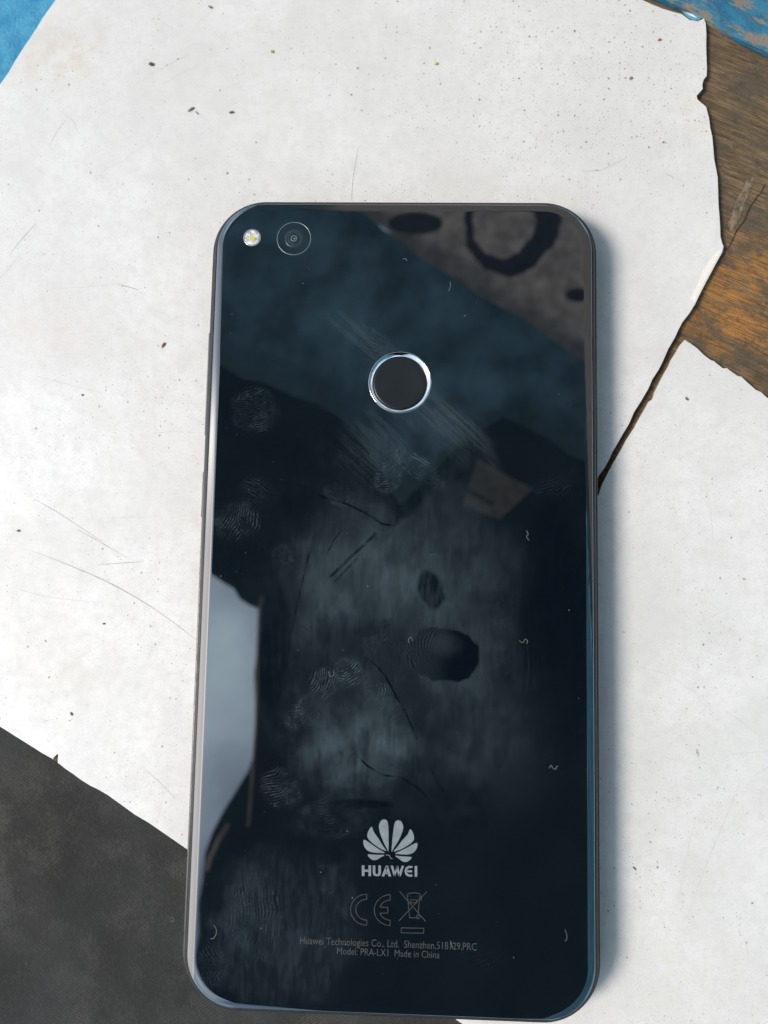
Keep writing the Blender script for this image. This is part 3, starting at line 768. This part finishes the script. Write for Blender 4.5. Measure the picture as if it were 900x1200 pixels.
# the emblem: eight petals fanned round a point
ex, ey = at(456.8, 1001.2, PT)
ROLL = math.radians(-1.6)
def rotp(p): return (ex + p[0] * math.cos(ROLL) - p[1] * math.sin(ROLL), ey + p[0] * math.sin(ROLL) + p[1] * math.cos(ROLL))
emblem = flat('emblem', [[rotp(p) for p in pl] for pl in stroke([(-.72, -.12), (-.05, -.16), (.12, -.62), (.5, -.72)], .07)], simple('print_nick', (.30, .31, .32), .4), ph, ZP + .004)
def petal(side, pts):
    # Catmull-Rom closed curve through the points
    P = []; n = len(pts)
    for i in range(n):
        p0, p1, p2, p3 = pts[(i - 1) % n], pts[i], pts[(i + 1) % n], pts[(i + 2) % n]
        if i in (n - 1, ) or i == 0 and False: pass
        for k_ in range(6):
            t = k_ / 6
            P.append(tuple(.5 * (2 * p1[a] + (p2[a] - p0[a]) * t + (2 * p0[a] - 5 * p1[a] + 4 * p2[a] - p3[a]) * t * t + (3 * p1[a] - p0[a] - 3 * p2[a] + p3[a]) * t ** 3) for a in (0, 1)))
    return [rotp((side * x, y)) for x, y in P]
PX = 1 / 6.32                                            # mm per traced pixel at the glass
pet = [  # outlines in traced pixels, x to the side, y up, tip first
    [(2.0, 3.5), (2.0, 12), (2.6, 24), (4.0, 37), (7.5, 41), (12.0, 39.5), (14.5, 33), (12.5, 24), (8.0, 14), (4.0, 7)],
    [(4.6, 4.0), (9, 10), (14, 17.5), (20, 25), (23.0, 31.3), (26.5, 26.5), (27.8, 20), (24.5, 14.8), (17, 9.3), (10.5, 5.8)],
    [(6.2, 1.6), (13, 5.2), (20, 9.2), (27, 13.6), (31.6, 15.4), (31.8, 10.5), (29.0, 5.0), (24, 1.8), (17, .9), (11, 1.0)],
    [(6.4, -1.2), (13, -1.3), (20, -1.4), (26.0, -1.7), (24.0, -5.2), (20, -7.7), (15.5, -7.4), (11, -4.4)]]
for side in (-1, 1):
    for p_ in pet:
        flat('petal', [petal(side, [(x * PX * .925, y * PX * .895) for x, y in p_])], PRINT, emblem)

# the wordmark, letter by letter
wm_l, wm_r = 424.0, 491.0
def W2(x, y):                                             # x 0..100 across the word, y 0..20 up
    u = wm_l + (wm_r - wm_l) * x / 100; v = 1026.6 + .8 * x / 100 - y * 12.6 / 20
    return at(u, v, PT)
def wl(pts, w_=.60, closed=False): return stroke([W2(*p) for p in pts], w_, closed)
def wp(*polys): return [[W2(*p) for p in pl] for pl in polys]
def band(o, n_): return [[W2(*o[i]), W2(*o[i + 1]), W2(*n_[i + 1]), W2(*n_[i])] for i in range(len(o) - 1)]
letters = {
    'h': wp([(0, 0), (4.6, 0), (4.6, 20), (0, 20)], [(11.6, 0), (16.2, 0), (16.2, 20), (11.6, 20)], [(4.6, 8), (11.6, 8), (11.6, 12), (4.6, 12)]),
    'u': band([(19.2, 20), (19.2, 7), (19.9, 3.2), (22.2, .7), (26.3, 0), (30.4, .7), (32.7, 3.2), (33.4, 7), (33.4, 20)],
              [(23.6, 20), (23.6, 7.2), (24, 5.2), (25, 4.1), (26.3, 3.8), (27.6, 4.1), (28.6, 5.2), (29, 7.2), (29, 20)]),
    'a': wp([(34.6, 0), (39.2, 0), (45.2, 16), (42.9, 20), (42.2, 20)], [(51.4, 0), (46.6, 0), (42.0, 14), (43.4, 20), (45.6, 20)], [(40.0, 4.2), (46.8, 4.2), (45.8, 7.4), (41.2, 7.4)]),
    'w': wp([(50.2, 20), (54.6, 20), (58.6, 5.0), (58.4, 0), (56.2, 0)], [(58.6, 0), (56.0, 0), (60.2, 16.0), (61.6, 20), (62.6, 20), (62.8, 16)], [(66.8, 0), (64.4, 0), (60.6, 15.0), (61.6, 20), (63.6, 20)], [(74.0, 20), (69.8, 20), (64.6, 4.0), (64.8, 0), (67.8, 0)]),
    'e': band([(88.6, 20), (81.4, 19.8), (76.8, 17), (74.6, 10), (76.8, 3), (81.4, .2), (88.6, 0)], [(88.6, 16.2), (82.6, 16.0), (79.8, 14), (78.6, 10), (79.8, 6), (82.6, 4), (88.6, 3.8)]) + wp([(78.0, 8.2), (88.0, 8.2), (88.0, 11.8), (78.0, 11.8)]),
    'i': wp([(92.4, 0), (97.0, 0), (97.0, 20), (92.4, 20)])}
first = None
for k_, pl in letters.items():
    if first is None: first = flat('wordmark', pl, PRINT, ph)
    else: flat('letter', pl, PRINT, first, ZP + .002)

# CE mark and crossed-out bin, drawn as fine outlines
def P2(u, v): return at(u, v, PT)
def arc(cx, cy, rx, ry, a0, a1, n=18): return [(cx + rx * math.cos(math.radians(a0 + (a1 - a0) * i / n)), cy - ry * math.sin(math.radians(a0 + (a1 - a0) * i / n))) for i in range(n + 1)]
LW = .10
def outl(l, closed=True, w_=LW): return stroke([P2(*p) for p in l], w_, closed)
co_ = arc(429.8, 1066, 19.0, 18.2, 90, 270); ci_ = arc(429.8, 1066, 12.8, 12.2, 270, 90)
ce = outl(co_ + ci_)
e_o = arc(457.2, 1066.5, 18.6, 18.0, 90, 270); e1 = arc(457.2, 1066.5, 12.4, 11.8, 270, 198, 8); e2 = arc(457.2, 1066.5, 12.4, 11.8, 162, 90, 8)
ce += outl(e_o + e1 + [(454.5, 1069.8), (454.5, 1063.4)] + e2)
flat('certification_mark', ce, FAINT, ph)
bn = outl([(477.5, 1050), (480, 1075.5), (489.5, 1075.5), (492, 1050)], True)
bn += outl([(476, 1049.8), (493.8, 1050.2)], False) + outl(arc(485, 1049, 8, 2.8, 0, 180, 10), False) + outl([(481, 1054.5), (488.5, 1054.5), (488.0, 1058), (481.5, 1058)], True, .08)
bn += outl(arc(490.2, 1074.5, 2.2, 2.2, 0, 360, 12)[:-1], True, .09) + outl(arc(492.6, 1053.5, 1.5, 1.5, 0, 360, 10)[:-1], True, .09)
flat('bin_mark', bn, FAINT, ph)
flat('bin_cross', outl([(468.2, 1044.5), (499, 1079.8)], False) + outl([(500.3, 1044.8), (467.5, 1079.2)], False), FAINT, ph, ZP + .003)
flat('bin_bar', outl([(470.3, 1087.2), (496.7, 1087.8), (496.5, 1093.6), (470.1, 1093)], True), FAINT, ph)

def text(name, body, u0, u1, vbase0, vbase1, capheight_px):
    cu = bpy.data.curves.new(name, 'FONT'); cu.body = body; cu.size = 1; cu.resolution_u = 3; cu.offset = -.004
    to = bpy.data.objects.new(name, cu); COL.objects.link(to)
    dg_ = bpy.context.evaluated_depsgraph_get(); me_ = bpy.data.meshes.new_from_object(to.evaluated_get(dg_))
    bpy.data.objects.remove(to); bpy.data.curves.remove(cu)
    c_ = np.array([v.co for v in me_.vertices]); wid = c_[:, 0].max(); x0_ = c_[:, 0].min()
    A = np.array(P2(u0, vbase0)); B = np.array(P2(u1, vbase1)); dx = (B - A); L = np.linalg.norm(dx); dx = dx / L; dy = np.array([-dx[1], dx[0]])
    sy = capheight_px / 6.3 / .73; sx_ = L / (wid - x0_)
    for v in me_.vertices:
        p = A + dx * (v.co.x - x0_) * sx_ + dy * v.co.y * sy; v.co = (p[0] * MM, p[1] * MM, ZP * MM)
    me_.name = name; me_.materials.clear(); me_.materials.append(FAINT)
    for p in me_.polygons: p.material_index = 0
    o = bpy.data.objects.new(name, me_); COL.objects.link(o); o.parent = ph
    return o
text('printed_line', 'Huawei Technologies Co., Ltd.  Shenzhen,518129,PRC', 351.5, 558.5, 1106.0, 1113.8, 8.0)
text('printed_line', 'Model: PRA-LX1  Made in China', 395, 515, 1118.2, 1123.0, 7.6)

# ------------------------------------------------------------------ lint and dust on the phone
def curl(u, v, pts, r, label, z=PT, parent=None, cat='lint'):
    x, y = at(u, v, z); bm = bmesh.new()
    P = []
    for i in range(len(pts) - 1):
        p0, p1, p2, p3 = pts[max(0, i - 1)], pts[i], pts[i + 1], pts[min(len(pts) - 1, i + 2)]
        for k_ in range(5):
            t = k_ / 5
            P.append(tuple(.5 * (2 * p1[a] + (p2[a] - p0[a]) * t + (2 * p0[a] - 5 * p1[a] + 4 * p2[a] - p3[a]) * t * t + (3 * p1[a] - p0[a] - 3 * p2[a] + p3[a]) * t ** 3) for a in (0, 1)))
    P.append(pts[-1])
    r = r * .75
    tube(bm, [(a * PX, -b * PX, r + .012 + .05 * math.sin(i * .9) ** 2) for i, (a, b) in enumerate(P)], r, 5)
    o = bobj('lint_fibre', bm, LINT); o.location = (x * MM, y * MM, z * MM)
    return tag(o, label, cat, 'pale lint fibres on the phone and cloth')
curl(250, 1094, [(0, -9), (3, -5), (3, 1), (0, 5), (-3, 5)], .05, 'white hooked fibre near the bottom left corner of the phone back')
curl(388, 790, [(-3, -3), (-1, 2), (3, 1), (3, -4)], .05, 'white v shaped fibre on the finger marks left of the dark thumb print')
curl(649, 899, [(-5, 1), (-3, -2), (-1, 1), (2, 2), (3, -1), (5, -1)], .05, 'white wavy fibre low on the right side of the phone back')
curl(618, 628, [(-1, -6), (1, -2), (-1, 1), (2, 5)], .05, 'white zigzag fibre below the brown reflection on the phone back')
curl(614, 751, [(-5, 0), (-1, 2), (1, -2), (4, 0), (3, 3)], .045, 'thin pale fibre on the phone back right of the thumb print')
curl(480, 750, [(-1, 3), (-1, -1), (2, -3), (3, 1)], .045, 'small hooked fibre at the upper left rim of the dark thumb print')
curl(475, 304, [(-3, 0), (0, -1), (2, 2)], .05, 'pale short fibre on the phone below the dark blotch reflection')
curl(527, 336, [(0, -6), (1, -1), (-1, 5)], .05, 'upright white fibre in the middle of the phone between ring and reflected diagonal')
curl(663, 1096, [(-1, -6), (1, -1), (1, 4), (-1, 6)], .035, 'faint pale fibre near the bottom right corner of the phone back')
curl(528, 1106, [(0, -3), (1, 0), (2, 4)], .06, 'white comma shaped fleck over the printed number')
curl(202, 1078, [(-2, -2), (1, -3), (2, 0), (0, 2), (-2, 1)], .06, 'tiny pale loop of lint on the dark fabric left of the phone', z=-22)
rng = random.Random(12); bm = bmesh.new()
spots = [(330, 562), (288, 648), (355, 566), (545, 592), (655, 462), (669, 474), (558, 355), (545, 370), (588, 370), (583, 404), (630, 480), (349, 762), (402, 762), (431, 687), (259, 675), (277, 670), (295, 750), (303, 768),
         (376, 1022), (306, 1088), (242, 1036), (255, 1006), (511, 1037), (310, 951), (322, 944), (407, 974), (602, 1122), (667, 715), (593, 789), (678, 818), (612, 645), (590, 432), (272, 368), (296, 356), (385, 368), (355, 332), (362, 315), (270, 390), (413, 1052), (405, 1107), (530, 322), (660, 690), (292, 574), (572, 596)]
for u, v in spots + [(rng.uniform(262, 690), rng.uniform(260, 1160)) for _ in range(70)]:
    x, y = at(u, v, PT); r0 = rng.choice((.04, .05, .06, .06, .09)) if (u, v) in spots else rng.choice((.025, .035, .045))
    res = bmesh.ops.create_icosphere(bm, subdivisions=1, radius=r0)
    for q in res['verts']: q.co = Vector((x + q.co.x * rng.uniform(.8, 1.5), y + q.co.y, PT + .02 + q.co.z * .6))
tag(bobj('dust', bm, LINT), 'pale dust specks scattered over the phone back', 'dust', kind='stuff')

# ------------------------------------------------------------------ overhead shapes mirrored in the glass, plus added sheets that shape the light
BLOCK = cloth_mat('dark_blocker_cloth', (.016, .022, .028), .12, .3, .008)
BRN = cloth_mat('grey_brown_sheeting', (.52, .485, .46), .64, .28, .05)
BLUFILL = cloth_mat('blue_fill_sheeting', (.26, .47, .55), .7, .2, .01)  # for the added right-hand sheet that throws teal light into the shadow
BRN2 = cloth_mat('dull_brown_sheeting', (.44, .375, .31), .62, .35, .05)
BLU = cloth_mat('faded_blue_sheeting', (.18, .275, .325), .66, .34, .016)
BLK = cloth_mat('black_paint', (.13, .12, .14), .64, .3, .03)
def hang(l, h): return [mirrored(u, v, h) for u, v in l]
HA = 905
blocker_pts = [(235, 410), (238, 560), (240, 668), (250, 675), (262, 683), (274, 690), (281, 702), (290, 708), (303, 714), (301, 760), (299, 820), (298, 880), (291, 903), (277, 926), (262, 950), (249, 975), (240, 1000), (232, 1060), (222, 1200), (210, 3200), (780, 3200), (780, 540), (700, 525), (640, 494), (590, 468), (560, 488), (528, 512), (500, 540), (470, 572), (450, 540), (432, 502), (404, 472), (341, 444), (261, 408), (215, 395)]  # added dark sheet standing in for a silhouette, stretched far to darken the rims
def hang_slab(name, l, h, th, mat, label, cat, fray=6, seed=1):
    o = slab(name, rough_line(hang(l, h), 30, fray, seed, True), h, h + th, mat)
    return tag(o, label, cat)
hang_slab('blocker', blocker_pts, HA, 3, BLOCK, 'dark awning overhead, added stand-in for the dark silhouette mirrored in the phone back', 'blocker', 5, 2)
bs = [(40, 300), (40, -900), (330, -900), (380, 190), (405, 238), (425, 245), (480, 286), (560, 338), (640, 386), (700, 426), (800, 474), (1600, 760), (1600, 860), (800, 600), (700, 545), (640, 512), (590, 488), (560, 508), (530, 530), (500, 560), (470, 592), (448, 560), (430, 520), (400, 490), (340, 462), (258, 428), (200, 400), (150, 330)]
hang_slab('blue_sheet', bs, HA - 25, 2, BLU, 'faded blue tarpaulin overhead, mirrored as a diagonal band in the phone back', 'tarpaulin', 7, 3)
gs = [(310, -260), (380, 190), (400, 236), (425, 250), (480, 292), (560, 345), (640, 392), (700, 432), (800, 480), (1600, 760), (1600, 100), (1000, -900), (310, -900)]
gb = hang_slab('painted_board', [(u, v - 1.5) for u, v in gs], HA - 45, 4, BRN, 'grey brown overhead panel with a black ring, mirrored in the phone top right', 'panel', 5, 5)
# painted ring and blots on the panel underside
hz = HA - 45
oc, ic = arc(598, 262, 56, 60, 0, 360, 120)[:-1], arc(589, 262, 37, 40, 0, 360, 120)[:-1]
V, F = [], []
for k_ in range(120):
    th_ = k_ * math.pi / 60; jx = 1 + .04 * math.sin(3 * th_ + 1) + .025 * math.sin(5 * th_ + 2) + .018 * math.sin(11 * th_) + .012 * math.sin(23 * th_)
    for (u, v), zz in ((((oc[k_][0] - 598) * jx + 598, (oc[k_][1] - 262) * jx + 262), hz - 1.5), (((ic[k_][0] - 589) * jx + 589, (ic[k_][1] - 262) * jx + 262), hz - 1.5), (((ic[k_][0] - 589) * jx + 589, (ic[k_][1] - 262) * jx + 262), hz - .2), (((oc[k_][0] - 598) * jx + 598, (oc[k_][1] - 262) * jx + 262), hz - .2)):
        x, y = mirrored(u, v, hz); V.append((x, y, zz))
for k_ in range(120):
    a, b = 4 * k_, 4 * ((k_ + 1) % 120)
    for c_ in range(4): F.append((a + c_, a + (c_ + 1) % 4, b + (c_ + 1) % 4, b + c_))
obj('painted_ring', V, F, BLK, gb)
for l in (arc(487, 262, 32, 13, 0, 360, 20)[:-1], arc(678, 346, 16, 8, 0, 360, 16)[:-1]):
    slab('painted_blot', [mirrored(u, v, hz) for u, v in l], hz - 1.5, hz - .3, BLK, gb)
ps = [(560, 538), (592, 556), (624, 573), (606, 590), (585, 608), (560, 598), (543, 588), (552, 562)]
hang_slab('blue_sheet', [(790, 600), (1600, 870), (1600, 3200), (790, 3200)], HA - 8, 2, BLUFILL, "added blue sheet overhead, right of the dark awning, mirrored only in the phone rim", 'tarpaulin', 7, 13)  # unseen sheet added for teal light in the shadow and a darker rim
bp = hang_slab('brown_board', ps, HA - 30, 4, BRN2, 'small brown board overhead, mirrored as a pale patch below the fingerprint sensor', 'board', 3, 7)
slab('dark_slat', [mirrored(u, v, HA - 30) for u, v in [(548, 571), (580, 590), (577, 594), (546, 576)]], HA - 32, HA - 30.2, BLK, bp)
POLE = simple('pale_wood_pole', (.34, .27, .21), .6, var=.2, vscale=.05)
bm = bmesh.new(); tube(bm, [(*mirrored(u, v, HA - 12), HA - 12) for u, v in [(308, 698), (304, 712), (302, 760), (300, 850), (295, 920), (291, 968)]], 1.7, 10)
tag(bobj('overhead_pole', bm, POLE, None, True), 'slim pale pole along the awning edge, mirrored beside the bright sky patch', 'pole')
bm = bmesh.new(); tube(bm, [(*mirrored(u, v, HA - 12), HA - 12) for u, v in [(268, 966), (256, 985), (247, 1006), (243, 1020)]], 2.6, 10)
tag(bobj('overhead_pole', bm, POLE, None, True), 'short curved pole end, mirrored near the lower left rim of the phone', 'pole')
